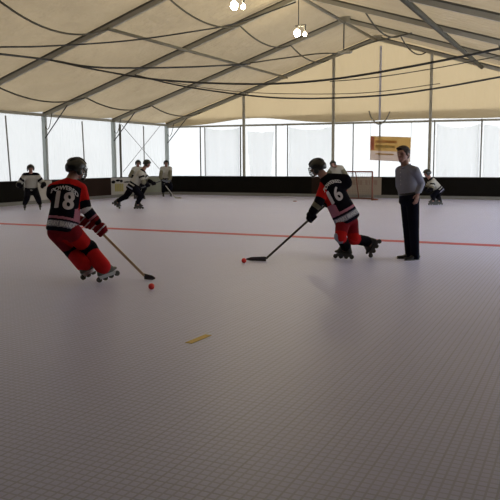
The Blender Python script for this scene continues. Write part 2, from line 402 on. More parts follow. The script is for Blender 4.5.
# loose white curtains hung inside the far wall
def curtain(x0, x1, ytop, yb, lab, dip=2.0, fold=False):
    Y = YG-0.10; a = onY(x0, 160, Y).x; b = onY(x1, 160, Y).x; n = 24; bm = bmesh.new(); rows = []
    for j in range(n+1):
        t = j/n; X = a+(b-a)*t
        zt = onY(x0+(x1-x0)*t, ytop + dip*4*t*(1-t), Y).z
        rows.append([bm.verts.new((X + (0.25*(1-k/8)*(t-0.5) if fold else 0)*-2, Y + 0.03*math.sin(9*t*(b-a)), 0.3 + (zt-0.3)*k/8)) for k in range(9)])
    for p, q in zip(rows, rows[1:]):
        for k in range(8): bm.faces.new((p[k], q[k], q[k+1], p[k+1]))
    tag(obj('white_curtain', bm, M_SHEET, None, True), lab, 'curtain', 'loose white curtains inside the far wall')
curtain(206, 239.5, 128, 0, 'white curtain between the close pair of poles and the left gable pole')
curtain(247, 274, 131, 0, 'narrow folded white curtain right of the left gable pole', 1.5, True)
curtain(289, 331, 127, 0, 'white curtain behind the helmet of the player numbered 16', 3)
curtain(436, 479, 124, 0, 'white curtain with a scalloped top right of the right gable pole', 4)
curtain(483, 525, 124, 0, 'white curtain cut by the right picture edge', 3)

# rope loop on the gable and banner
pts = smooth_path([onY(x, y, YG-0.14) for x, y in ((369, 111), (371.5, 118), (378.5, 124.2), (385.5, 120), (390, 111.5))], 6)
tag(tube('rope_loop', pts, 0.032, M_PURL), 'dark U shaped rope loop hanging above the orange banner', 'rope')
def banner():
    Y = YG-0.12; P = [onY(370.5, 136, Y), onY(411, 137.3, Y), onY(410, 162, Y), onY(370, 160, Y)]
    base = V(((P[0].x+P[1].x)/2, Y, P[3].z))
    t = thing('banner', 'orange and cream banner hung on the far wall behind the standing man', 'banner', base)
    def quad(u0, u1, v0, v1, off):
        f = lambda u, v: (P[0].lerp(P[1], u)).lerp(P[3].lerp(P[2], u), v) + V((0, -off + 0.02*math.sin(u*7), 0))
        bm = bmesh.new(); n = 10
        top = [[bm.verts.new(f(u0+(u1-u0)*k/n, vv) + V((0, dy, 0))) for k in range(n+1)] for vv in (v0, v1) for dy in (0, -0.006)]
        A, A2, B, B2 = top
        for k in range(n):
            bm.faces.new((A2[k], B2[k], B2[k+1], A2[k+1])); bm.faces.new((A[k+1], B[k+1], B[k], A[k]))
            bm.faces.new((A[k], A2[k], A2[k+1], A[k+1])); bm.faces.new((B[k+1], B2[k+1], B2[k], B[k]))
        bm.faces.new((A[0], B[0], B2[0], A2[0])); bm.faces.new((A[-1], A2[-1], B2[-1], B[-1]))
        return bm
    for q in (P[0], P[1]): tube('hanging_cord', [V((q.x, Y, q.z-0.02)), V((q.x, Y+0.05, 3.34))], 0.006, M_STRAP, t, 5)
    mo = membrane('banner_orange', (0.16, 0.12, 0.06), (0.50, 0.38, 0.20)); mc = membrane('banner_cream', (0.18, 0.15, 0.13), (0.50, 0.44, 0.40))
    mr = membrane('banner_red', (0.2, 0.10, 0.07), (0.46, 0.24, 0.17)); mt = membrane('banner_print', (0.16, 0.11, 0.05), (0.50, 0.34, 0.16)); mg = membrane('banner_print_green', (0.15, 0.13, 0.06), (0.46, 0.38, 0.19))
    obj('sheet', quad(0, 1, 0.0, 0.60, 0), mo, t); obj('lower_sheet', quad(0, 1, 0.60, 1, 0), mc, t)['label'] = 'cream lower half'
    obj('corner_block', quad(0, 0.10, 0.03, 0.58, 0.012), mr, t)['label'] = 'red corner block'
    obj('printed_line', quad(0.13, 0.66, 0.16, 0.27, 0.012), mt, t); obj('printed_line', quad(0.13, 0.62, 0.36, 0.47, 0.012), mg, t)
    obj('printed_line', quad(0.13, 0.60, 0.70, 0.76, 0.012), mo, t)
banner()

# pendant lamps
def pendant(i, px, lab):
    Y = FY(i)-0.16; p = onY(px[0], px[1], Y); b = V((XC-0.05, Y, p.z))
    t = thing('pendant_lamp', lab, 'lamp', (b.x, b.y, b.z+0.2), 'twin bulbs hanging from the ridge')
    tube('cord', [V((b.x, b.y, ZA-0.12)), V((b.x, b.y, b.z+0.25))], 0.016, M_DSTEEL, t, 6)
    bm = bmesh.new(); add_box(bm, (b.x+0.08, b.y, b.z+0.24), (0.42, 0.10, 0.06), bev=0.02); add_tube(bm, [V((b.x-0.05, b.y, b.z+0.24)), V((b.x-0.05, b.y, b.z+0.12))], 0.05); add_tube(bm, [V((b.x+0.24, b.y, b.z+0.24)), V((b.x+0.24, b.y, b.z+0.05))], 0.04)
    obj('lamp_holder', bm, M_SOCKET, t)
    bm = bmesh.new(); add_ball(bm, (b.x-0.05, b.y, b.z), (0.105, 0.105, 0.13)); obj('bulb', bm, M_BULB, t, True)
    bm = bmesh.new(); add_ball(bm, (b.x+0.24, b.y, b.z-0.06), (0.062, 0.062, 0.08)); obj('bulb', bm, M_BULB2, t, True)
pendant(2, (299, 33), 'pendant with two lit bulbs hanging lower in the picture on a long cord')
pendant(3, (240, 5), 'pendant with two lit bulbs at the top picture edge')

# ================================================================== RINK BOARDS
XB, YB, HB, RAD = -18.64, 28.87, 0.86, 1.6
def board_path():
    pts = [V((XB, y, 0)) for y in np.arange(Y0+0.5, YB-RAD+0.01, 0.25)]
    pts += [V((XB+RAD-RAD*math.cos(a), YB-RAD+RAD*math.sin(a), 0)) for a in np.linspace(0, math.pi/2, 14)[1:]]
    pts += [V((x, YB, 0)) for x in np.arange(XB+RAD+0.1, XR-0.6, 0.1)]
    return pts
BP = board_path()
def projx(p):
    d = p-CAM; return 250 + FOC*d.dot(Rv)/d.dot(Fv) if d.dot(Fv) > 0.5 else -9999
BX = [projx(p+V((0, 0, 0.4))) for p in BP]
def boards(x0, x1, m, lab, name='rink_board', plain=True):
    idx = [i for i, x in enumerate(BX) if x0 <= x <= x1]
    if idx[-1]+1 < len(BP): idx.append(idx[-1]+1)
    pts = [BP[i] for i in idx]
    mid = pts[len(pts)//2]
    t = thing(name, lab, 'rink board', (mid.x, mid.y, 0), 'boards around the rink')
    def strip(z0, z1, th, off):
        bm = bmesh.new(); rows = []
        for k, p in enumerate(pts):
            d = (pts[min(k+1, len(pts)-1)]-pts[max(k-1, 0)]).normalized(); nrm = V((d.y, -d.x, 0))   # towards the rink
            rows.append([bm.verts.new(p + nrm*o + V((0, 0, z))) for o, z in ((off, z0), (off, z1), (off-th, z1), (off-th, z0))])
        for a, b in zip(rows, rows[1:]):
            for k in range(4): bm.faces.new((a[k], b[k], b[(k+1) % 4], a[(k+1) % 4]))
        bm.faces.new(rows[0]); bm.faces.new(rows[-1][::-1]); return bm
    obj('board_panel', strip(0.13, HB, 0.04, 0), m, t)
    obj('kick_strip', strip(0.0, 0.13, 0.06, 0.02), M_KICK, t)
    obj('top_rail', strip(HB, HB+0.025, 0.06, 0.01), M_DSTEEL, t)
    return t, pts
boards(-400, 19.5, M_BOARD, 'black boards at the left picture edge, left of the player in white')
boards(19.6, 48, M_ADV, 'plain white board behind the player standing in the white jersey at left', 'advertising_board')
boards(48.1, 110, M_BROWN, 'brown boards behind the player numbered 18')
adv, adv_pts = boards(110.1, 137, M_ADV, 'white advertising board with dark and yellow lettering behind the lunging player', 'advertising_board')
boards(137.1, 158, M_GREENP, 'pale grey green board in the far left corner', 'advertising_board')
boards(158.1, 311, M_BOARD, 'long black boards along the far wall left of the goal')
boards(311.1, 341.5, M_BROWN, 'brown board behind the player numbered 16')
gad, gad_pts = boards(341.6, 379.5, M_BEIGE, 'beige advertising board behind the goal net', 'advertising_board')
boards(379.6, 900, M_BOARD, 'black boards along the far wall right of the goal')
a, b = onX(114, 186, XB), onX(134, 185, XB); dirn = V((0, 1, 0))
for px, py, w_, h_ in ((113.5, 182, 0.30, 0.14), (118.0, 180.5, 0.34, 0.10), (121.5, 181, 0.22, 0.12), (127, 182, 0.5, 0.06)):
    q = onX(px, py, XB+0.012); bm = bmesh.new(); add_ball(bm, (XB+0.008, q.y, q.z), (0.012, w_/2, h_/2)); obj('dark_print', bm, M_BLK, adv, True)
M_YPR = mat('dull_yellow_print', (0.30, 0.26, 0.08), 0.6)
for px in (116, 118.2, 120.4, 122.6): q = onX(px, 188, XB+0.01); bm = bmesh.new(); add_box(bm, (XB+0.006, q.y, q.z+0.02), (0.012, 0.13, 0.34), bev=0.004); obj('yellow_print', bm, M_YPR, adv)
M_FADE = mat('faded_print', (0.22, 0.15, 0.12), 0.6)
for px, w_ in ((349.5, 0.10), (354.0, 0.13), (357.5, 0.12), (361.0, 0.12), (366.5, 0.10), (369.5, 0.05), (375.5, 0.16)):
    q = onY(px, 182.5, YB-0.01); bm = bmesh.new(); add_box(bm, (q.x, YB-0.006, q.z), (w_, 0.012, 0.20), bev=0.004); obj('faded_print', bm, M_FADE, gad)

# ================================================================== FLOOR MARKS
bm = bmesh.new(); add_box(bm, ((XB+XR)/2, 13.27, 0.002), (XR-XB-0.6, 0.30, 0.004)); tag(obj('centre_line', bm, M_LINE), 'red line painted across the whole rink floor', 'floor line')
p, q = onZ(188.5, 343.3), onZ(208.5, 335.2); bm = bmesh.new(); add_beam(bm, p+V((0, 0, .003)), q+V((0, 0, .003)), 0.065, 0.004)
tag(obj('tape_mark', bm, M_TAPE), 'short yellow tape mark stuck on the floor in the foreground', 'tape')
p = onZ(295, 201.5); bm = bmesh.new(); add_tube(bm, [p+V((0, 0, .001)), p+V((0, 0, .026))], 0.07, 20); tag(obj('puck', bm, mat('dull_puck', (0.28, 0.10, 0.08), 0.5)), 'small reddish puck lying alone on the far floor', 'puck')

# ================================================================== GOAL
def goal():
    yg = 26.95; xr = onY(372.2, 188, yg).x; xl = xr-1.83; h = 1.12
    t = thing('hockey_goal', 'rust red hockey goal with net standing before the beige board', 'goal', ((xl+xr)/2, yg, 0))
    r = 0.03
    tube('post', [V((xl, yg, 0)), V((xl, yg, h))], r, M_PIPE, t); tube('post', [V((xr, yg, 0)), V((xr, yg, h))], r, M_PIPE, t)
    tube('crossbar', [V((xl, yg, h)), V((xr, yg, h))], r, M_PIPE, t)
    D = 0.85; xm = (xl+xr)/2
    base = [V((xr+0.0, yg, 0.03))] + [V((xm + 1.12*math.cos(a), yg + D*math.sin(a)*1.0, 0.03)) for a in np.linspace(0.25, math.pi-0.25, 14)] + [V((xl, yg, 0.03))]
    tube('base_frame', base, r*0.9, M_PIPE, t)
    top = [V((xr, yg, h))] + [V((xm + 0.9*math.cos(a), yg + 0.42*math.sin(a), h)) for a in np.linspace(0.2, math.pi-0.2, 12)] + [V((xl, yg, h))]
    tube('top_frame', top, r*0.7, M_PIPE, t)
    tube('back_support', [V((xm+0.1, yg+0.42, h)), V((xm+0.12, yg+D, 0.03))], r*0.8, M_PIPE, t)
    bm = bmesh.new()
    N = 30
    def tp(k): a = math.pi*k/N; return V((xm+0.91*math.cos(a), yg+0.42*math.sin(a), h))
    def bp_(k): a = math.pi*k/N; return V((xm+(0.92+0.18*math.sin(a))*math.cos(a), yg+D*math.sin(a), 0.05))
    for k in range(N+1): add_tube(bm, [tp(k), bp_(k)], 0.0045, 4)
    for j in range(1, 12): add_tube(bm, [tp(k).lerp(bp_(k), j/12) for k in range(N+1)], 0.0045, 4)
    for k in range(1, 12):
        x = xl+1.83*k/12; c = max(0, 1-((x-xm)/0.915)**2)**0.5; add_tube(bm, [V((x, yg, h)), V((x, yg+0.42*c, h))], 0.0045, 4)
    obj('net', bm, M_NET, t)
goal()

# ================================================================== PEOPLE
def ell(c, r, B=None): return ('e', V(c), r, B)
def prim_points(c, r, B=None, n=10):
    rr = (r, r, r) if not hasattr(r, '__len__') else r; B = B or Matrix.Identity(3); out = []
    for i in range(n+1):
        th = math.pi*i/n; m = 1 if i in (0, n) else 2*n
        for k in range(m):
            ph = 2*math.pi*k/m
            out.append(V(c) + B @ V((rr[0]*math.sin(th)*math.cos(ph), rr[1]*math.sin(th)*math.sin(ph), rr[2]*math.cos(th))))
    return out
def blob_bm(prims):
    """each prim is a list of (centre, radii, basis); their convex hull is one piece"""
    me_all = bmesh.new()
    for pr in prims:
        b = bmesh.new()
        for e in pr:
            for p in prim_points(*e): b.verts.new(p)
        r = bmesh.ops.convex_hull(b, input=b.verts[:])
        bmesh.ops.delete(b, geom=[v for v in b.verts if not v.link_faces], context='VERTS')
        bmesh.ops.recalc_face_normals(b, faces=b.faces[:])
        m = bpy.data.meshes.new('tmp'); b.to_mesh(m); b.free(); me_all.from_mesh(m); bpy.data.meshes.remove(m)
    return me_all
def blob(name, prims, voxel, mats, parent, colour=None, smooth=4, cut=None):
    bm = blob_bm(prims); me = bpy.data.meshes.new('tmp'); bm.to_mesh(me); bm.free()
    o = bpy.data.objects.new('tmp', me); C.objects.link(o)
    m = o.modifiers.new('r', 'REMESH'); m.mode = 'VOXEL'; m.voxel_size = voxel
    if smooth: s = o.modifiers.new('s', 'SMOOTH'); s.factor = 0.5; s.iterations = smooth
    dg = bpy.context.evaluated_depsgraph_get(); dg.update()
    me2 = bpy.data.meshes.new_from_object(o.evaluated_get(dg)); bpy.data.objects.remove(o); bpy.data.meshes.remove(me)
    me2.materials.clear()
    if cut:                                   # remove what lies beyond a plane, leaving a clean hem
        b = bmesh.new(); b.from_mesh(me2)
        for co, no in cut:
            r = bmesh.ops.bisect_plane(b, geom=b.verts[:]+b.edges[:]+b.faces[:], plane_co=co, plane_no=no, clear_outer=True)
            bmesh.ops.holes_fill(b, edges=[e for e in b.edges if e.is_boundary], sides=0)
        b.to_mesh(me2); b.free()
    me2.name = name
    if colour:
        idx = [0]*len(me2.polygons)
        for p in me2.polygons: idx[p.index] = colour(V(p.center))
        bvh = BVHTree.FromPolygons([v.co.copy() for v in me2.vertices], [tuple(p.vertices) for p in me2.polygons])
        o2 = link(name, me2, mats, parent, True); me2.polygons.foreach_set('material_index', idx)
        o2_bvh = bvh
    else:
        bvh = BVHTree.FromPolygons([v.co.copy() for v in me2.vertices], [tuple(p.vertices) for p in me2.polygons])
        o2 = link(name, me2, mats, parent, True)
    return o2, bvh
def basis(r, f, u): return Matrix((r, f, u)).transposed()
def ortho(up, right):
    u = up.normalized(); r = (right - u*right.dot(u)).normalized(); return r, u.cross(r), u
def cap(p, r0, q, r1): return [(p, r0), (q, r1)]

def hand_prims(wrist, grip, axis, side, sc_=1.0, glove=True):
    """a fist round a shaft: wrist, centre of the grip, shaft direction, direction the knuckles point"""
    a = axis.normalized(); w_ = (wrist-grip); w_ = (w_ - a*w_.dot(a)); w_ = w_.normalized() if w_.length > 1e-4 else side
    s = a.cross(w_).normalized()
    fr = (0.0175 if glove else 0.009)*sc_; pr = []
    R = (0.036 if glove else 0.026)*sc_
    B = basis(s, w_, a)
    pr.append([(grip + w_*(R+0.012), ((0.030 if glove else 0.017)*sc_, 0.034*sc_, 0.055*sc_), B), (grip + w_*(R+0.055) + a*0.0, (0.032*sc_, 0.03*sc_, 0.042*sc_), B)])
    for k in range(4):
        o = grip + a*((k-1.5)*(0.031 if glove else 0.0195)*sc_); rk = R*(1.0 if k in (1, 2) else 0.92)
        angs = [40, 100, 165, 235, 285]
        pts = [o + (w_*math.cos(math.radians(t))+s*math.sin(math.radians(t)))*rk for t in angs]
        for p, q in zip(pts, pts[1:]): pr.append([(p, fr), (q, fr*0.94)])
        pr.append([(grip + w_*(R+0.02)+a*((k-1.5)*0.026*sc_), fr), (pts[0], fr)])
    th0 = grip + w_*(R+0.03) + a*0.045*sc_ - s*0.01
    th1 = grip + w_*R*0.6 - s*(R+0.004) + a*0.055*sc_; th2 = grip - w_*R*0.5 - s*(R) + a*0.045*sc_
    pr.append([(th0, fr*1.15), (th1, fr*1.1)]); pr.append([(th1, fr*1.1), (th2, fr*0.95)])
    return pr

def head_prims(c, r, f, u, k=1.0):
    B = basis(r, f, u)
    c0 = c
    P = [[(c+u*0.030-f*0.005, (0.074, 0.094, 0.088), B)],
         [(c+u*0.010+f*0.020, (0.066, 0.070, 0.075), B), (c-u*0.078+f*0.052, (0.030, 0.026, 0.022), B)],
         [(c-u*0.045-f*0.01, (0.055, 0.05, 0.03), B), (c-u*0.072+f*0.045, (0.034, 0.03, 0.022), B)],
         [(c+u*0.030+f*0.092, (0.009, 0.010, 0.012), B), (c-u*0.012+f*0.108, (0.014, 0.014, 0.011), B)],
         [(c+u*0.044+f*0.080+r*0.030, (0.022, 0.014, 0.008), B), (c+u*0.044+f*0.080-r*0.030, (0.022, 0.014, 0.008), B)],
         [(c-u*0.046+f*0.084, (0.026, 0.012, 0.011), B)]]
    for s in (-1, 1): P.append([(c+r*s*0.078-f*0.012+u*0.012, (0.008, 0.020, 0.032), B)])
    return [[(c0+(q-c0)*k, tuple(x*k for x in rr), b_) for q, rr, b_ in pr] for pr in P]
def face_colour(c, r, f, u):
    def g(p):
        d = p-c; a, b, e = d.dot(r), d.dot(f), d.dot(u)
        if b > 0.06 and 0.016 < e < 0.027 and 0.020 < abs(a) < 0.040: return 2
        if b > 0.075 and -0.055 < e < -0.038 and abs(a) < 0.027: return 1
        return 0
    return g

def helmet(t, c, r, f, u, m=None, cage=True, k=1.0):
    m = m or M_HELM; B = basis(r, f, u)
    bm = bmesh.new(); bmesh.ops.create_uvsphere(bm, u_segments=32, v_segments=20, radius=1)
    def cutz(x, y): return -0.52 if y < 0.15 else (-0.52 + (y-0.15)*1.0)
    bmesh.ops.delete(bm, geom=[v for v in bm.verts if v.co.z < cutz(v.co.x, v.co.y)], context='VERTS')
    for v in bm.verts:
        x, y, z = v.co
        ridge = 1 + 0.045*max(0, math.cos(math.atan2(x, 0.6)*6))*(1 if z > 0.2 else 0) + (0.05 if y < -0.3 and z < 0.3 else 0)
        v.co = c + u*0.034 - f*0.008 + B @ V((x*0.108*ridge*k, y*0.132*ridge*k, z*0.118*ridge*k))
    bmesh.ops.recalc_face_normals(bm, faces=bm.faces[:])
    bmesh.ops.solidify(bm, geom=bm.faces[:], thickness=0.014)
    for s in (-1, 1): add_ball(bm, c+r*s*0.098*k-f*0.012-u*0.025, (0.018, 0.042, 0.045), B)      # ear guards
    for s in (-1, 0, 1): add_tube(bm, [c + B @ V((s*0.04, 0.125*math.cos(a)*k-0.008, 0.034+0.123*math.sin(a)*k)) for a in np.linspace(0.5, 2.6, 12)], 0.009, 6)
    h = obj('helmet', bm, m, t, True)
    if cage:
        bm = bmesh.new()
        for zz in (0.035, 0.005, -0.025, -0.055, -0.085):
            kk = 1.0 if zz > -0.06 else 0.8
            add_tube(bm, [c + B @ V((0.098*math.sin(a)*kk, 0.135*math.cos(a)*kk*1.05, zz)) for a in np.linspace(-1.25, 1.25, 12)], 0.0045, 5)
        for a in np.linspace(-1.2, 1.2, 9):
            add_tube(bm, [c + B @ V((0.098*math.sin(a)*q, 0.142*math.cos(a)*q, zz)) for zz, q in ((0.05, 1), (-0.055, 1), (-0.095, 0.72))], 0.004, 5)
        add_ball(bm, c + B @ V((0, 0.10, -0.098)), (0.036, 0.03, 0.02), B)
        obj('face_cage', bm, M_DSTEEL, h, True)
    return h

def skate(t, ankle, toe, up, boot_m, lab=None):
    f = (toe-(toe-ankle).dot(up)*up-ankle); f = f.normalized(); u = up.normalized(); r = f.cross(u); B = basis(r, f, u)
    sole = ankle - u*0.095
    bo, _ = blob('inline_skate', [
        [(sole - f*0.065, (0.038, 0.040, 0.022), B), (sole + f*0.10, (0.046, 0.055, 0.022), B)],
        [(sole + f*0.10 + u*0.02, (0.044, 0.055, 0.028), B), (sole + f*0.155 + u*0.012, (0.036, 0.035, 0.022), B)],
        [(sole - f*0.055 + u*0.02, (0.037, 0.045, 0.03), B), (ankle + u*0.065 - f*0.012, (0.046, 0.052, 0.03), B)],
        [(sole + f*0.10 + u*0.03, (0.040, 0.045, 0.028), B), (ankle + u*0.045 + f*0.016, (0.046, 0.054, 0.03), B)],
        [(ankle+u*0.05+f*0.03, (0.028, 0.018, 0.04), B)]], 0.011, boot_m, t, None, 2)
    bm = bmesh.new()
    for s in (-1, 1):
        q = [sole + r*s*0.014 + B @ V((0, y, z)) for y, z in ((-0.10, -0.018), (0.16, -0.018), (0.135, -0.062), (-0.085, -0.062))]
        q2 = [p + r*s*0.005 for p in q]; va = [bm.verts.new(p) for p in q]; vb = [bm.verts.new(p) for p in q2]
        bm.faces.new(va); bm.faces.new(vb[::-1])
        for k in range(4): bm.faces.new((va[k], vb[k], vb[(k+1) % 4], va[(k+1) % 4]))
    bmesh.ops.recalc_face_normals(bm, faces=bm.faces[:]); obj('wheel_frame', bm, M_CHROME if boot_m is M_SKATE else M_WHEEL, bo)
    for k in range(4):
        wc = sole + f*(-0.095+0.0885*k*1.0+0.0) - u*0.062; bm = bmesh.new()
        add_tube(bm, [wc - r*0.012, wc - r*0.008, wc + r*0.008, wc + r*0.012], 0.035, 16); obj('wheel', bm, M_WHEEL, bo)
    return bo

def print_on(parent, bvh, word, c, r, f, u, size, m, name, arc=0.0, wide=1.0, tilt=0.0):
    """lettering laid on the back of a jersey, following the cloth"""
    cu = bpy.data.curves.new('t', 'FONT'); cu.body = word; cu.size = size; cu.align_x = 'CENTER'; cu.align_y = 'CENTER'; cu.offset = size*0.008
    o = bpy.data.objects.new('t', cu); C.objects.link(o); dg = bpy.context.evaluated_depsgraph_get(); dg.update()
    me = bpy.data.meshes.new_from_object(o.evaluated_get(dg)); bpy.data.objects.remove(o)
    bm = bmesh.new()
    for b_ in (-0.030, 0.0, 0.030):                # heavy strokes
        m2 = me.copy(); m2.transform(Matrix.Translation((b_*size, b_*0.4*size, 0))); bm.from_mesh(m2); bpy.data.meshes.remove(m2)
    bpy.data.meshes.remove(me)
    bmesh.ops.triangulate(bm, faces=bm.faces[:])
    for _ in range(9):
        es = [e for e in bm.edges if e.calc_length() > 0.022]
        if not es: break
        bmesh.ops.subdivide_edges(bm, edges=es, cuts=1); bmesh.ops.triangulate(bm, faces=bm.faces[:])
    bad = []
    for v in bm.verts:
        x, y = v.co.x*wide, v.co.y; y2 = y - arc*x*x + tilt*x
        hit = bvh.ray_cast(c + r*x + u*y2 - f*0.7, f, 1.2)
        if hit[0] is None: bad.append(v); continue
        v.co = hit[0] - f*0.007
    bmesh.ops.delete(bm, geom=bad, context='VERTS')
    bmesh.ops.recalc_face_normals(bm, faces=bm.faces[:])
    return obj(name, bm, m, parent)

class Fig:
    """joints are read in the vertical plane through the feet, d metres deeper or nearer"""
    def __init__(s, foot): s.P = onZ(*foot); n = V((s.P.x, s.P.y, 0)); s.n = n.normalized(); s.side = V((s.n.y, -s.n.x, 0))
    def __call__(s, px, py, d=0.0):
        r = ray(px, py); k = (s.P + s.n*d - CAM).dot(s.n)/r.dot(s.n); return CAM + r*k
    def dirn(s, right, away, up=0.0): return (s.side*right + s.n*away + V((0, 0, up))).normalized()

def stick(name_lab, grip_top, heel, toe, shaft_m, blade_m, label):
    t = thing('hockey_stick', label, 'hockey stick', (heel.x, heel.y, 0))
    x, y, z = frame_of(heel-grip_top); bm = bmesh.new(); add_beam(bm, grip_top, heel, 0.022, 0.030); obj('shaft', bm, shaft_m, t)
    bm = bmesh.new(); add_ball(bm, grip_top, 0.022); obj('butt_knob', bm, M_BLK, t, True)
    bd = (toe-heel); bd.z = 0; L = bd.length; bd.normalize(); nn = V((-bd.y, bd.x, 0)); bm = bmesh.new(); rows = []; n = 10
    for k in range(n+1):
        s = k/n; c = heel + bd*(L*s) + nn*(0.03*s*s); zt = heel.z*(1-s)*0.5+0.055 - (0.02*max(0, s-0.75)*4); zb = 0.004 + (0.012*max(0, s-0.8)*5)
        if k == 0: zt = heel.z+0.03
        rows.append([bm.verts.new((c.x+nn.x*o, c.y+nn.y*o, zz)) for o, zz in ((-.006, zb), (.006, zb), (.006, zt), (-.006, zt))])
    for a, b in zip(rows, rows[1:]):
        for k in range(4): bm.faces.new((a[k], b[k], b[(k+1) % 4], a[(k+1) % 4]))
    bm.faces.new(rows[0][::-1]); bm.faces.new(rows[-1]); bmesh.ops.recalc_face_normals(bm, faces=bm.faces[:])
    obj('blade', bm, blade_m, t)
    return t

def player(foot, J, hf, label, style, vox=0.012, group=None):
    """J: joints; hf: where the head looks; style: colours"""
    F = foot; t = thing('person', label, 'person', (F.P.x, F.P.y, 0), group)
    pel, nk, hd = J['pelvis'], J['neck'], J['head']
    for k in 'LR':                                   # wheels rest on the floor, never in it
        an, uu = J['an'+k], J.get('up'+k, V((0, 0, 1))).normalized()
        ff = J['toe'+k]-an; ff = (ff-uu*ff.dot(uu)).normalized()
        low = min((an - uu*0.157 + ff*q).z - 0.037 for q in (-0.095, 0.17))
        if low < 0.001: J['an'+k] = an + V((0, 0, -low+0.001)); J['toe'+k] = J['toe'+k] + V((0, 0, -low+0.001))
    r, f, u = ortho(nk-pel, J['shR']-J['shL'])
    hu = (hd-nk).normalized()*0.5 + V((0, 0, 1))*0.8; hr = hf.cross(hu).normalized(); hu = hr.cross(hf).normalized()
    B = basis(r, f, u); L = (nk-pel).length
    # ---- body: one continuous skin
    pr = head_prims(hd, hr, hf, hu) + [cap(hd-hu*0.045-hf*0.025, 0.060, nk-u*0.03, 0.075)]
    ch = pel.lerp(nk, 0.66)
    pr += [[(ch, (0.15, 0.10, 0.15), B), (pel.lerp(nk, 0.28), (0.13, 0.095, 0.08), B)], [(pel.lerp(nk, 0.28), (0.13, 0.095, 0.08), B), (pel, (0.155, 0.11, 0.09), B)]]
    for s, k in ((-1, 'L'), (1, 'R')):
        sh, el, wr = J['sh'+k], J['el'+k], J['wr'+k]; hp, kn, an = J['hip'+k], J['kn'+k], J['an'+k]
        pr += [cap(nk-u*0.05, 0.055, sh, 0.058), cap(sh, 0.056, el, 0.043), cap(el, 0.043, wr, 0.030)]
        pr += [cap(hp, 0.088, kn, 0.062), cap(kn, 0.060, an, 0.042), cap(kn.lerp(an, 0.25), 0.060, an, 0.032)]
        pr += hand_prims(wr, J['gr'+k], J['ax'+k], r*s, 0.95, False)
        uu = J.get('up'+k, V((0, 0, 1))).normalized(); ff = J['toe'+k]-an; ff = (ff-uu*ff.dot(uu)).normalized(); pr += [cap(an-uu*0.05, 0.028, an+ff*0.09-uu*0.090, 0.014)]
    blob('body', pr, vox*0.85, [M_SKIN, M_LIP, M_EYE], t, face_colour(hd, hr, hf, hu), 3)
    # ---- jersey
    W = style.get('bulk', 1.0)
    hem = pel - u*style.get('hem', 0.06)
    pr = [[(ch+u*0.04, (0.200*W, 0.135*W, 0.15), B), (pel.lerp(nk, 0.35), (0.190*W, 0.145*W, 0.10), B)],
          [(pel.lerp(nk, 0.35), (0.190*W, 0.145*W, 0.10), B), (hem, (0.205*W, 0.165*W, 0.05), B)],
          [(nk-u*0.005, (0.075, 0.080, 0.030), B), (ch+u*0.05, (0.16*W, 0.12*W, 0.10), B)]]
    for k in 'LR':
        sh, el, wr = J['sh'+k], J['el'+k], J['wr'+k]
        pr += [[(nk-u*0.035, 0.080), (sh, 0.092*W)], cap(sh, 0.092*W, el, 0.076*W), cap(el, 0.076*W, wr.lerp(el, 0.12), 0.060*W), cap(sh-u*0.05, 0.09*W, ch, 0.13*W)]
    def coords(p):
        d = p-hem; return d.dot(r), d.dot(f), d.dot(u)/(nk-hem).length
    arm = {k: (J['sh'+k], J['el'+k], J['wr'+k]) for k in 'LR'}
    def seg(p, a, b):
        ab = b-a; tt = max(0, min(1, (p-a).dot(ab)/ab.length_squared)); return (p-(a+ab*tt)).length, tt
    def where(p):
        a, b, h = coords(p); best = None
        for k in 'LR':
            d1, t1 = seg(p, arm[k][0], arm[k][1]); d2, t2 = seg(p, arm[k][1], arm[k][2])
            d, tt = (d1, t1) if d1 < d2 else (d2, 1+t2)
            if best is None or d < best[0]: best = (d, tt, k)
        torso = max(abs(a)/(0.205*W), abs(b)/(0.155*W))
        on_arm = best[0] < 0.10*W and (torso > 0.93 or best[1] > 0.6) and best[1] > 0.12
        return a, b, h, (best[2], best[1]) if on_arm else None
    js, bvh = blob('jersey', pr, vox, style['jm'], t, lambda p: style['jf'](*where(p)), 5)
    for word, hh, size, arc, wide, m, nm, xo in style.get('print', []):
        print_on(js, bvh, word, hem + u*(hh*(nk-hem).length) + r*xo, r, f, u, size, m, nm, arc, wide)
    # ---- pants, shins, skates, gloves
    pr = [[(pel+u*0.02, (0.175, 0.135, 0.08), B), (pel-u*0.06, (0.180, 0.145, 0.08), B)]]
    pw = style.get('pw', 1.0)
    for k in 'LR':
        pr += [cap(J['hip'+k], 0.125*pw, J['kn'+k], 0.098*pw), cap(pel-u*0.03, 0.13*pw, J['hip'+k], 0.125*pw)]
    kl = [(J['kn'+k], J['hip'+k], J['an'+k]) for k in 'LR']
    def pf(p):
        q = min(kl, key=lambda q: (p-q[0]).length); tt = (p-q[0]).dot(q[1]-q[0])/(q[1]-q[0]).length_squared
        return style['pf'](tt, p)
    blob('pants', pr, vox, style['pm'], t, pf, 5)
    for k in 'LR':
        kn, an = J['kn'+k], J['an'+k]; ax = an-kn
        sw = style.get('sw', 1.0)
        def sf(p, kn=kn, ax=ax): return style['sf']((p-kn).dot(ax)/ax.length_squared, p)
        fw = (J['toe'+k]-an); fw = (fw - ax.normalized()*fw.dot(ax.normalized())); fw = fw.normalized() if fw.length > .01 else f
        blob('shin_guard', [[(kn+fw*0.015, 0.098*sw), (kn+ax*0.35, 0.090*sw)], [(kn+ax*0.35, 0.090*sw), (an-ax*style.get('sg', 0.10), style.get('sr', 0.072)*sw)]], vox, style['sm'], t, sf, 3)
        skate(t, an, J['toe'+k], J.get('up'+k, (kn-an).normalized()), style['boot'])
        gr, wr, el = J['gr'+k], J['wr'+k], J['el'+k]
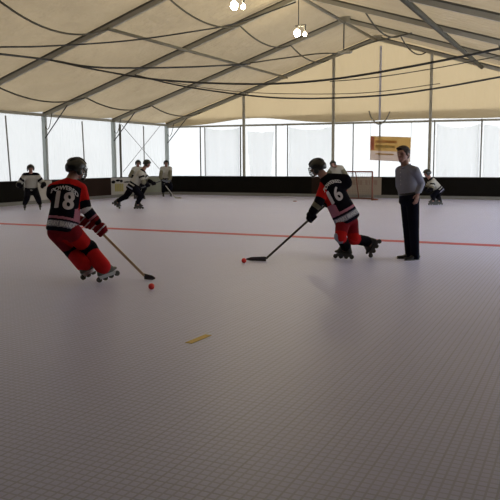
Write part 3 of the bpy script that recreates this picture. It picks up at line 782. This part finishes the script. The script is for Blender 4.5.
        gp = hand_prims(wr, gr, J['ax'+k], r, style.get('gk', 1.15), True) + [cap(gr.lerp(wr, 0.6), 0.052, wr+(el-wr).normalized()*0.07, 0.066)]
        blob('glove', gp, vox*0.75, style['gm'], t, (lambda p, gr=gr, k=k: style['gf'](p-gr, J['ax'+k])) if 'gf' in style else None, 2)
    helmet(t, hd, hr, hf, hu, style.get('helm'), style.get('cage', True), style.get('hk', 1.0))
    return t

def arms(F, J, k, sh, el, gr, axis):
    J['sh'+k], J['el'+k], J['gr'+k] = sh, el, gr
    d = (el-gr); d = d - axis*d.dot(axis)*0.7
    J['wr'+k] = gr + d.normalized()*0.095; J['ax'+k] = axis

# ------------------------------------------------ player numbered 18
F = Fig((103, 282)); s18 = 79.6
heel = onZ(144.5, 279.5); toe = onZ(153.5, 280.5); heel = V((heel.x, heel.y, 0.05))
butt = F(86, 217, 0.16); ax = (heel-butt).normalized()
stick('', butt, heel, toe, M_WOOD, M_BSTICK, 'pale wooden hockey stick with black blade, held by the player numbered 18')
L18 = (heel-butt).length
J = dict(pelvis=F(63, 226, 0.02), neck=F(70, 180.5, 0.16), head=F(76.5, 170.5, 0.24),
         hipL=F(57, 232, 0.04), hipR=F(72, 232, 0.0), knL=F(71, 250, 0.30), knR=F(88, 248, 0.22), anL=F(83, 263.5, 0.10), anR=F(102.5, 271.5, 0.0))
J['toeL'] = J['anL'] + F.dirn(0.75, 0.45, -0.25)*0.2; J['toeR'] = J['anR'] + F.dirn(0.85, 0.45, 0)*0.2
J['upR'] = F.dirn(-0.25, 0.0, 1); J['upL'] = F.dirn(-0.42, 0.1, 0.9)
arms(F, J, 'L', F(54, 190, 0.10), F(60, 212, 0.36), butt + ax*0.07, ax)
arms(F, J, 'R', F(80, 189.5, 0.16), F(86, 209, 0.10), butt + ax*0.235, ax)
def jf18(a, b, h, arm):
    if arm:
        k, tt = arm
        if k == 'L' and tt > 0.2: return 1 if not 1.5 < tt < 1.62 else 2
        if tt < 0.62: return 0
        if tt < 0.98: return 1
        if tt < 1.14: return 3
        if tt < 1.5: return 5
        if tt < 1.62: return 2
        return 1
    if b > 0.045: return 0 if h > 0.3 else 1
    if h > 0.90 - 1.6*a*a + (0.0): return 0
    if a > 0.145 and h > 0.42: return 0
    if h < 0.03: return 5
    if h < 0.155: return 4
    if h < 0.19: return 5
    if h < 0.24: return 2
    if a > 0.10 and h < 0.42 + (a-0.10)*1.0: return 2
    return 1
def gf_red(d, ax_):
    q = d.dot(ax_); return 1 if (int((q+0.5)*60) % 5 == 0) else 0
style18 = dict(jm=[M_RED, M_BLK, M_PINK, M_LET, M_BAND, M_NAVY], jf=jf18,
    print=[('18', 0.54, 0.31, 0, 0.88, M_NUM, 'number', -0.06), ('POWERED', 0.80, 0.075, 2.6, 0.95, M_LET, 'name_print', -0.05), ('BERRY BRANDES', 0.092, 0.082, 0, 0.62, M_LET, 'hem_print', -0.03)],
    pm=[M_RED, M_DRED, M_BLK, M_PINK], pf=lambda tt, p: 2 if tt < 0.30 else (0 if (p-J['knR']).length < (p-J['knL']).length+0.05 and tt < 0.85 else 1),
    sm=[M_REDSOCK, M_BLK], sf=lambda tt, p: 1 if tt < 0.36 else 0, gm=[M_DRED, M_LET, M_RED], boot=M_SKATE, sw=1.12, pw=1.0, bulk=1.0,
    gf=gf_red, cage=True, hk=1.06, sg=-0.03, sr=0.092, gk=1.3)
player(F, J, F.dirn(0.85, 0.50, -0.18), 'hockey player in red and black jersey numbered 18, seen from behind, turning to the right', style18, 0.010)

# ------------------------------------------------ player numbered 16
F = Fig((346, 259)); heel = onZ(266, 261.5); toe = onZ(247, 260.5); heel = V((heel.x, heel.y, 0.045))
butt = F(330, 203.5, 0.22); g1 = F(311.5, 217.5, -0.14)
ax = (heel-g1).normalized(); butt = g1 - ax*0.42
stick('', butt, heel, toe, M_BSTICK, M_BSTICK, 'black hockey stick reaching left, held by the player numbered 16')
J = dict(pelvis=F(346, 217, 0.0), neck=F(324.5, 176, -0.02), head=F(317.5, 169, -0.02),
         hipL=F(343, 222, -0.05), hipR=F(351, 222, 0.08), knL=F(340.5, 236.5, -0.16), knR=F(353.5, 238.5, 0.0), anL=F(346, 249.5, 0.0), anR=F(367.5, 245, 0.16))
J['toeL'] = J['anL'] + F.dirn(-0.9, 0.3, 0)*0.2; J['toeR'] = J['anR'] + F.dirn(-0.35, 0.1, -0.75)*0.2
J['upL'] = F.dirn(0, 0, 1); J['upR'] = F.dirn(-0.80, 0.0, 0.45)
arms(F, J, 'L', F(325.5, 186.0, -0.06), F(318.5, 203, -0.18), g1, ax)
arms(F, J, 'R', F(345.0, 180, 0.05), F(338, 200, 0.24), butt + ax*0.06, ax)
def jf16(a, b, h, arm):
    if arm:
        k, tt = arm
        if tt < 0.75: return 0
        if tt < 1.1: return 1
        if tt < 1.22: return 6
        if tt < 1.5: return 6
        return 1
    if b > 0.03: return 0 if h > 0.42 else 1
    if h > 0.94: return 1
    if a < -0.115 and h > 0.44: return 0
    if h < 0.03: return 5
    if h < 0.145: return 4
    if h < 0.19: return 5
    if h < 0.24: return 2
    if a < -0.10 and h < 0.40 - (a+0.10)*1.6: return 2
    return 1
J16 = J
style16 = dict(style18, jf=jf16, jm=[M_RED, M_BLK, M_PINK, M_LET, M_BAND, M_NAVY, M_OLIVE],
    print=[('16', 0.56, 0.30, 0, 0.85, M_NUM, 'number', -0.055), ('POWERED', 0.83, 0.075, 2.6, 0.9, M_LET, 'name_print', 0.0), ('BERRY BRANDES', 0.085, 0.085, 0, 0.62, M_LET, 'hem_print', 0.0)],
    pf=lambda tt, p: 0 if tt < 0.25 else (1 if tt < 0.9 else 1), pm=[M_RED, M_DRED, M_BLK], gm=[M_BLK],
    sm=[M_BAND, M_BLK, M_REDSOCK], sf=lambda tt, p: ((2 if (p-J16['knR']).length < 0.25 else 0) if tt < 0.30 else 1), boot=M_BSKATE, sw=0.92, pw=0.92, bulk=1.03, hk=1.05, gk=1.2, sg=0.06)
style16.pop('gf')
player(F, J, F.dirn(-0.88, 0.30, -0.22), 'hockey player in red and black jersey numbered 16, leaning left over a black stick', style16, 0.010)

# balls
for px, lab in (((151.5, 289.5), 'red ball beside the blade of the wooden stick'), ((244, 263), 'red ball at the tip of the black stick blade')):
    p = onZ(*px); bm = bmesh.new(); add_ball(bm, (p.x, p.y, 0.038), 0.038, None, 20)
    tag(obj('hockey_ball', bm, M_BALL, None, True), lab, 'ball', 'red hockey balls')

# ------------------------------------------------ players in white, farther off
def jfw(a, b, h, arm):
    if arm:
        k, tt = arm
        if tt < 0.35: return 0
        if tt < 0.55: return 1
        if tt < 0.8: return 0
        if tt < 1.35: return 3
        return 1
    if h < 0.05: return 1
    if h < 0.10: return 2
    if h < 0.20: return 1
    if h < 0.25: return 0
    if h < 0.33: return 1
    if h > 0.95: return 1
    return 0
def jfg(a, b, h, arm):
    if arm: return 3 if arm[1] > 0.3 else 0
    if h < 0.14: return 1
    if h < 0.2: return 2
    if h < 0.27: return 1
    return 0
SW = dict(hem=0.15, jm=[M_WCLOTH, M_BLK, M_BAND, M_OLIVE], jf=jfw, pm=[M_BLK], pf=lambda tt, p: 0, sm=[M_BLK], sf=lambda tt, p: 0, gm=[M_BLK], boot=M_BSKATE, cage=False)
def upright(F, px, s, face, head=None, crouch=0.0, spread=0.17, hands=None, lean=0.0, name='', style=SW, holds=None, off=(0, 0), legs=None, height=None):
    """a standing or crouching player built round the foot point; lengths in metres"""
    P = F.P; fw = face; rt = V((fw.y, -fw.x, 0)).normalized(); up = V((0, 0, 1))
    hz = 0.88 - crouch; pel = P + up*hz - fw*(0.10+crouch*0.5)
    nk = pel + up*(0.52*math.cos(lean)) + fw*(0.52*math.sin(lean)); hd = nk + up*0.135 + fw*(0.04+0.10*math.sin(lean))
    J = dict(pelvis=pel, neck=nk, head=hd)
    for s_, k in ((-1, 'L'), (1, 'R')):
        an = P + rt*s_*spread + up*0.155
        if legs: an = P + rt*legs[k][0] + fw*legs[k][1] + up*(0.155+legs[k][2])
        hp = pel + rt*s_*0.10 - up*0.04
        mid = (hp+an)/2; half = (hp-an).length/2; Lg = 0.43; bend = math.sqrt(max(0.0, Lg*Lg-half*half))
        J['hip'+k], J['kn'+k], J['an'+k] = hp, mid + fw*bend, an
        J['toe'+k] = an + fw*0.2; J['up'+k] = up
        sh = nk + rt*s_*0.185 - up*0.07
        g = (hands or {}).get(k) or (rt*s_*0.33 + fw*0.16 + up*(-0.42))
        gr = nk + g; mid = (sh+gr)/2; half = (sh-gr).length/2; bend = math.sqrt(max(0.0, 0.285**2-half*half))
        el = mid + (rt*s_*0.6 - up*0.5 - fw*0.3).normalized()*bend
        ax_ = holds or (fw*0.8 + up*0.3).normalized(); arms(F, J, k, sh, el, gr, ax_)
    return J
# standing in white at left
F = Fig((32.5, 210)); fc = F.dirn(0.05, -1)
J = upright(F, 0, 0, fc, crouch=0.20, spread=0.24, lean=0.25)
player(F, J, F.dirn(0.10, -1, -0.1), 'white jersey hockey player facing us at the left, before the plain white board', dict(SW, bulk=1.10), 0.016)
# lunging player
F = Fig((130, 209)); up = V((0, 0, 1))
g = F(151, 184.5, -0.05); hl = F(163, 180.2, 0.1)
J = dict(pelvis=F(133, 186, 0), neck=F(143, 170, 0), head=F(147, 164.5, 0.0), hipL=F(132, 188, 0.1), hipR=F(134, 188, -0.1),
         knL=F(126, 196, 0.1), knR=F(141, 195.5, -0.12), anL=F(118, 202.5, 0.1), anR=F(137.5, 204.8, -0.1))
J['toeL'] = J['anL'] + F.dirn(0.55, 0, -0.7)*0.2; J['upL'] = F.dirn(0.55, 0, 0.75); J['toeR'] = J['anR'] + F.dirn(1, 0, 0)*0.2; J['upR'] = V((0, 0, 1))
ax = (hl-g).normalized()
arms(F, J, 'L', F(143, 173, 0.17), F(147, 180, 0.22), g + ax*0.10, ax)
arms(F, J, 'R', F(140.5, 173, -0.17), F(143.5, 182, -0.24), g - ax*0.12, ax)
player(F, J, F.dirn(0.95, -0.1, -0.25), 'hockey player in white and black jersey lunging to the right near the far left corner', dict(SW, bulk=1.08), 0.016)
t = thing('hockey_stick', 'dark stick held level by the lunging player in white', 'hockey stick', (hl.x, hl.y, 0))
bm = bmesh.new(); add_beam(bm, g-ax*0.35, hl, 0.025, 0.03); obj('shaft', bm, M_BSTICK, t)
bm = bmesh.new(); add_beam(bm, hl, hl+ax*0.16-V((0, 0, 0.10)), 0.015, 0.07); add_beam(bm, hl+ax*0.14-V((0, 0, 0.09)), hl+ax*0.30-V((0, 0, 0.10)), 0.012, 0.06); obj('blade', bm, M_BSTICK, t)
# player behind him
F = Fig((139, 199)); fc = F.dirn(0.6, -0.8)
J = upright(F, 0, 0, fc, crouch=0.06, lean=0.15)
player(F, J, F.dirn(0.3, -1, -0.05), 'hockey player in white standing behind the lunging player, only head and shoulders clear', dict(SW, jf=jfg), 0.018)
# player by the far left corner with stick
F = Fig((167, 196.5)); fc = F.dirn(0.2, -1)
bl = onZ(175, 198.5); hh = F(163.5, 183, -0.28); ax = (V((bl.x, bl.y, 0.04))-hh).normalized(); nkx = None
J = upright(F, 0, 0, fc, crouch=0.07, lean=0.12)
for k, off in (('L', 0.05), ('R', 0.30)):
    gr = hh + ax*(0.28 if k == 'L' else 0.04); sh = J['sh'+k]; mid = (sh+gr)/2
    arms(F, J, k, sh, mid + (J['shR']-J['shL']).normalized()*(0.12 if k == 'R' else -0.12) - V((0, 0, 0.06)), gr, ax)
player(F, J, F.dirn(0.1, -1, -0.05), 'hockey player in white jersey standing still in the far left corner holding a grey stick', dict(SW, jf=jfg), 0.018)
stick('', hh - ax*0.08, V((bl.x, bl.y, 0.045)), V((bl.x, bl.y, 0)) + F.dirn(0.9, -0.3)*0.28, M_GSTICK, M_GSTICK, 'grey hockey stick of the player in the far left corner')
# player behind number 16, in front of the goal
F = Fig((336, 200)); fc = F.dirn(-0.35, -1)
J = upright(F, 0, 0, fc, crouch=0.05, lean=0.12)
J['head'] = F(333, 164.5, -0.1)
player(F, J, F.dirn(-0.3, -1, -0.05), 'player in beige white jersey before the goal, mostly hidden behind the player numbered 16', dict(SW, jm=[M_WCLOTH, M_OLIVE, M_OLIVE, M_OLIVE], jf=jfg, bulk=1.1), 0.018)
# crouching player at right
F = Fig((436, 205)); g = F(427, 194, -0.2)
J = dict(pelvis=F(438, 189, 0), neck=F(430, 179, -0.05), head=F(427, 174, -0.10), hipL=F(438, 191, -0.1), hipR=F(438.5, 191, 0.1),
         knL=F(433, 195.5, -0.16), knR=F(438, 196.5, 0.02), anL=F(433.5, 201, -0.05), anR=F(439.5, 200.8, 0.06))
for k in 'LR': J['toe'+k] = J['an'+k] + F.dirn(-0.9, -0.45)*0.2; J['up'+k] = V((0, 0, 1))
ax = F.dirn(-0.5, -0.5, -0.7)
arms(F, J, 'L', F(432.5, 181.5, -0.2), F(432, 188, -0.30), F(428.5, 190.5, -0.30), ax)
arms(F, J, 'R', F(431, 181, 0.13), F(427, 187, 0.12), F(425.5, 189, 0.0), ax)
player(F, J, F.dirn(-0.95, -0.3, -0.25), 'player in black and white jersey crouching forward at the right, behind the standing man', dict(SW, bulk=1.0, pw=0.9, sw=0.9), 0.016)

# ------------------------------------------------ the man in the shirt
def man():
    F = Fig((411, 259)); t = thing('person', 'man in grey blue shirt and dark trousers standing on the rink, looking towards us', 'person', (F.P.x, F.P.y, 0))
    pel, nk, hd = F(409.0, 199, 0.0), F(405.2, 165.2, 0.0), F(403.0, 155.3, -0.02)
    shR, shL = F(399.8, 170.8, 0.12), F(415.0, 171.0, -0.12)
    r, f, u = ortho(nk-pel, shR-shL); B = basis(r, f, u)
    hf = F.dirn(-0.50, -0.86, -0.02); hu = V((-0.0, 0, 1)); hr = hf.cross(hu).normalized(); hu = hr.cross(hf)
    elL, wrL = F(421.2, 183.5, 0.0), F(417.8, 194.0, -0.14); elR, wrR = F(399.5, 186, 0.20), F(402.0, 194, 0.08)
    hipR, hipL = F(406.8, 201, 0.07), F(412.5, 201, -0.07)
    knR, knL = F(407.8, 227, 0.05), F(414.0, 228, -0.06)
    anR, anL = F(409.6, 251.8, 0.08), F(415.2, 253.2, -0.06)
    foR = F.dirn(-0.95, -0.30); foL = F.dirn(-0.75, -0.60)
    pr = head_prims(hd, hr, hf, hu, k=1.12) + [cap(hd-hu*0.05-hf*0.02, 0.058, nk-u*0.03, 0.066)]
    ch = pel.lerp(nk, 0.66); ws = pel.lerp(nk, 0.26)
    pr += [[(ch, (0.16, 0.105, 0.15), B), (ws, (0.13, 0.10, 0.08), B)], [(ws, (0.13, 0.10, 0.08), B), (pel, (0.155, 0.11, 0.09), B)]]
    for sh, el, wr, hp, kn, an, fo in ((shL, elL, wrL, hipL, knL, anL, foL), (shR, elR, wrR, hipR, knR, anR, foR)):
        pr += [cap(nk-u*0.05, 0.055, sh, 0.058), cap(sh, 0.054, el, 0.042), cap(el, 0.042, wr, 0.028), cap(hp, 0.088, kn, 0.058), cap(kn, 0.056, an, 0.04), cap(kn.lerp(an, 0.25), 0.06, an, 0.04), cap(an-V((0, 0, .04)), 0.030, an+fo*0.09-V((0, 0, 0.075)), 0.018)]
    # relaxed hands: palm, four unequal bent fingers and a thumb
    for wr, el, sgn in ((wrL, elL, -1), (wrR, elR, 1)):
        d = ((wr-el).normalized()*0.45 + V((0, 0, -1))*0.7 + f*0.12).normalized()
        inner = (r*(-sgn)); inner = (inner-d*inner.dot(d)).normalized(); fr_ = d.cross(inner).normalized()
        if fr_.dot(f) < 0: fr_ = -fr_
        Bh = basis(inner, fr_, d); palm = wr + d*0.055
        pr += [[(wr, (0.022, 0.030, 0.02), Bh), (palm+d*0.03, (0.014, 0.040, 0.014), Bh)]]
        for q, ln in enumerate((0.075, 0.086, 0.080, 0.062)):
            b0 = palm + d*0.035 + fr_*((1.5-q)*0.0205)
            p1 = b0 + (d + inner*0.18).normalized()*ln*0.45; p2 = p1 + (d + inner*0.7).normalized()*ln*0.32; p3 = p2 + (d*0.7 + inner).normalized()*ln*0.25
            pr += [cap(b0, 0.0092, p1, 0.0088), cap(p1, 0.0088, p2, 0.0082), cap(p2, 0.0082, p3, 0.0074)]
        t0 = wr + d*0.03 + fr_*0.028; t1 = t0 + (d*0.7 + fr_*0.7 + inner*0.2).normalized()*0.040; t2 = t1 + (d + inner*0.3).normalized()*0.030
        pr += [cap(t0, 0.013, t1, 0.0105), cap(t1, 0.0105, t2, 0.009)]
    blob('body', pr, 0.006, [M_SKIN, M_LIP, M_EYE], t, face_colour(hd, hr, hf, hu), 2)
    # hair
    hp_ = [[(hd+hu*0.052-hf*0.020, (0.090, 0.098, 0.086), basis(hr, hf, hu))], [(hd+hu*0.092+hf*0.058+hr*0.02, (0.055, 0.032, 0.026), basis(hr, hf, hu)), (hd+hu*0.105, (0.07, 0.07, 0.035), basis(hr, hf, hu))],
           [(hd-hf*0.06, (0.07, 0.045, 0.07), basis(hr, hf, hu))], [(hd+hr*0.074+hu*0.03+hf*0.01, (0.010, 0.020, 0.035), basis(hr, hf, hu))], [(hd-hr*0.074+hu*0.03+hf*0.01, (0.010, 0.020, 0.035), basis(hr, hf, hu))]]
    hp_ = [[(hd+(q-hd)*1.09, tuple(x*1.09 for x in rr), b_) for q, rr, b_ in pr_] for pr_ in hp_]
    blob('hair', hp_, 0.008, [M_HAIR], t, None, 2)
    # shirt
    pr = [[(ch+u*0.02, (0.178, 0.122, 0.14), B), (ws+f*0.008, (0.170, 0.136, 0.09), B)], [(ws+f*0.008, (0.170, 0.136, 0.09), B), (pel+u*0.10, (0.172, 0.140, 0.04), B)],
          [(nk-u*0.035, (0.066, 0.066, 0.03), B), (ch+u*0.05, (0.14, 0.11, 0.10), B)]]
    for sh, el, wr in ((shL, elL, wrL), (shR, elR, wrR)):
        pr += [[(nk-u*0.035, 0.062), (sh, 0.072)], cap(sh, 0.074, el, 0.060), cap(el, 0.060, wr.lerp(el, 0.08), 0.046)]
    so, _ = blob('shirt', pr, 0.010, [M_SHIRT], t, None, 4, cut=[(pel+u*0.075, -u)])
    bm = bmesh.new()
    for sg in (-1, 1):
        pts = [nk - u*0.012 + B @ V((sg*0.078*math.sin(a), 0.078*math.cos(a), 0.012 - 0.035*max(0, math.cos(a)))) for a in np.linspace(0.12, math.pi, 10)]
        add_tube(bm, pts, 0.014, 8)
    obj('collar', bm, M_SHIRT, so, True)
    bm = bmesh.new()
    for k in range(6):
        hh = 0.36+0.11*k; c0 = pel.lerp(nk, hh); 
        add_ball(bm, c0 + f*(0.128 + 0.006*(1-abs(k-1))), 0.006, None, 8)
    obj('buttons', bm, M_LET, so, True)
    # belt and trousers
    ring = [pel + u*0.085 + B @ V((0.163*math.cos(a), 0.130*math.sin(a), 0)) for a in np.linspace(0, 2*math.pi, 33)]
    bm = bmesh.new(); rows = []
    for p in ring[:-1]:
        o_ = (p-(pel+u*0.085)).normalized(); rows.append([bm.verts.new(p+o_*q+u*z) for q, z in ((0, -.018), (.008, -.018), (.008, .018), (0, .018))])
    for a, b in zip(rows, rows[1:]+rows[:1]):
        for k in range(4): bm.faces.new((a[k], b[k], b[(k+1) % 4], a[(k+1) % 4]))
    obj('belt', bm, M_SHOE, t, True)
    pr = [[(pel+u*0.06, (0.162, 0.132, 0.03), B), (pel-u*0.03, (0.178, 0.148, 0.09), B)]]
    for hp, kn, an in ((hipL, knL, anL), (hipR, knR, anR)):
        pr += [cap(hp, 0.104, kn, 0.080), cap(kn, 0.078, an-V((0, 0, 0.055)), 0.066), cap(pel-u*0.02, 0.115, hp, 0.105)]
    blob('trousers', pr, 0.010, [M_TROU], t, None, 4)
    for an, fo, d in ((anL, foL, 0), (anR, foR, 0)):
        g_ = V((an.x, an.y, 0.0)); rr = fo.cross(V((0, 0, 1))); Bf = basis(rr, fo, V((0, 0, 1)))
        sh_, _ = blob('shoe', [[(g_-fo*0.055+V((0, 0, 0.045)), (0.036, 0.038, 0.032), Bf), (g_+fo*0.10+V((0, 0, 0.032)), (0.045, 0.05, 0.018), Bf)], [(g_+fo*0.10+V((0, 0, 0.032)), (0.045, 0.05, 0.018), Bf), (g_+fo*0.175+V((0, 0, 0.028)), (0.032, 0.03, 0.015), Bf)], [(g_-fo*0.03+V((0, 0, 0.09)), (0.042, 0.05, 0.03), Bf), (g_+fo*0.05+V((0, 0, 0.05)), (0.04, 0.04, 0.02), Bf)]], 0.008, [M_SHOE], t, None, 2)
        bm = bmesh.new(); n = 20; vs0 = []
        for z in (0.0, 0.014):
            vs0.append([bm.verts.new(g_ + fo*0.06 + rr*(0.050*math.cos(a)) + fo*(0.148*math.sin(a)) + V((0, 0, z))) for a in np.linspace(0, 2*math.pi, n, endpoint=False)])
        bm.faces.new(vs0[0][::-1]); bm.faces.new(vs0[1])
        for k in range(n): bm.faces.new((vs0[0][k], vs0[0][(k+1) % n], vs0[1][(k+1) % n], vs0[1][k]))
        obj('sole', bm, M_SHOE, sh_)
man()
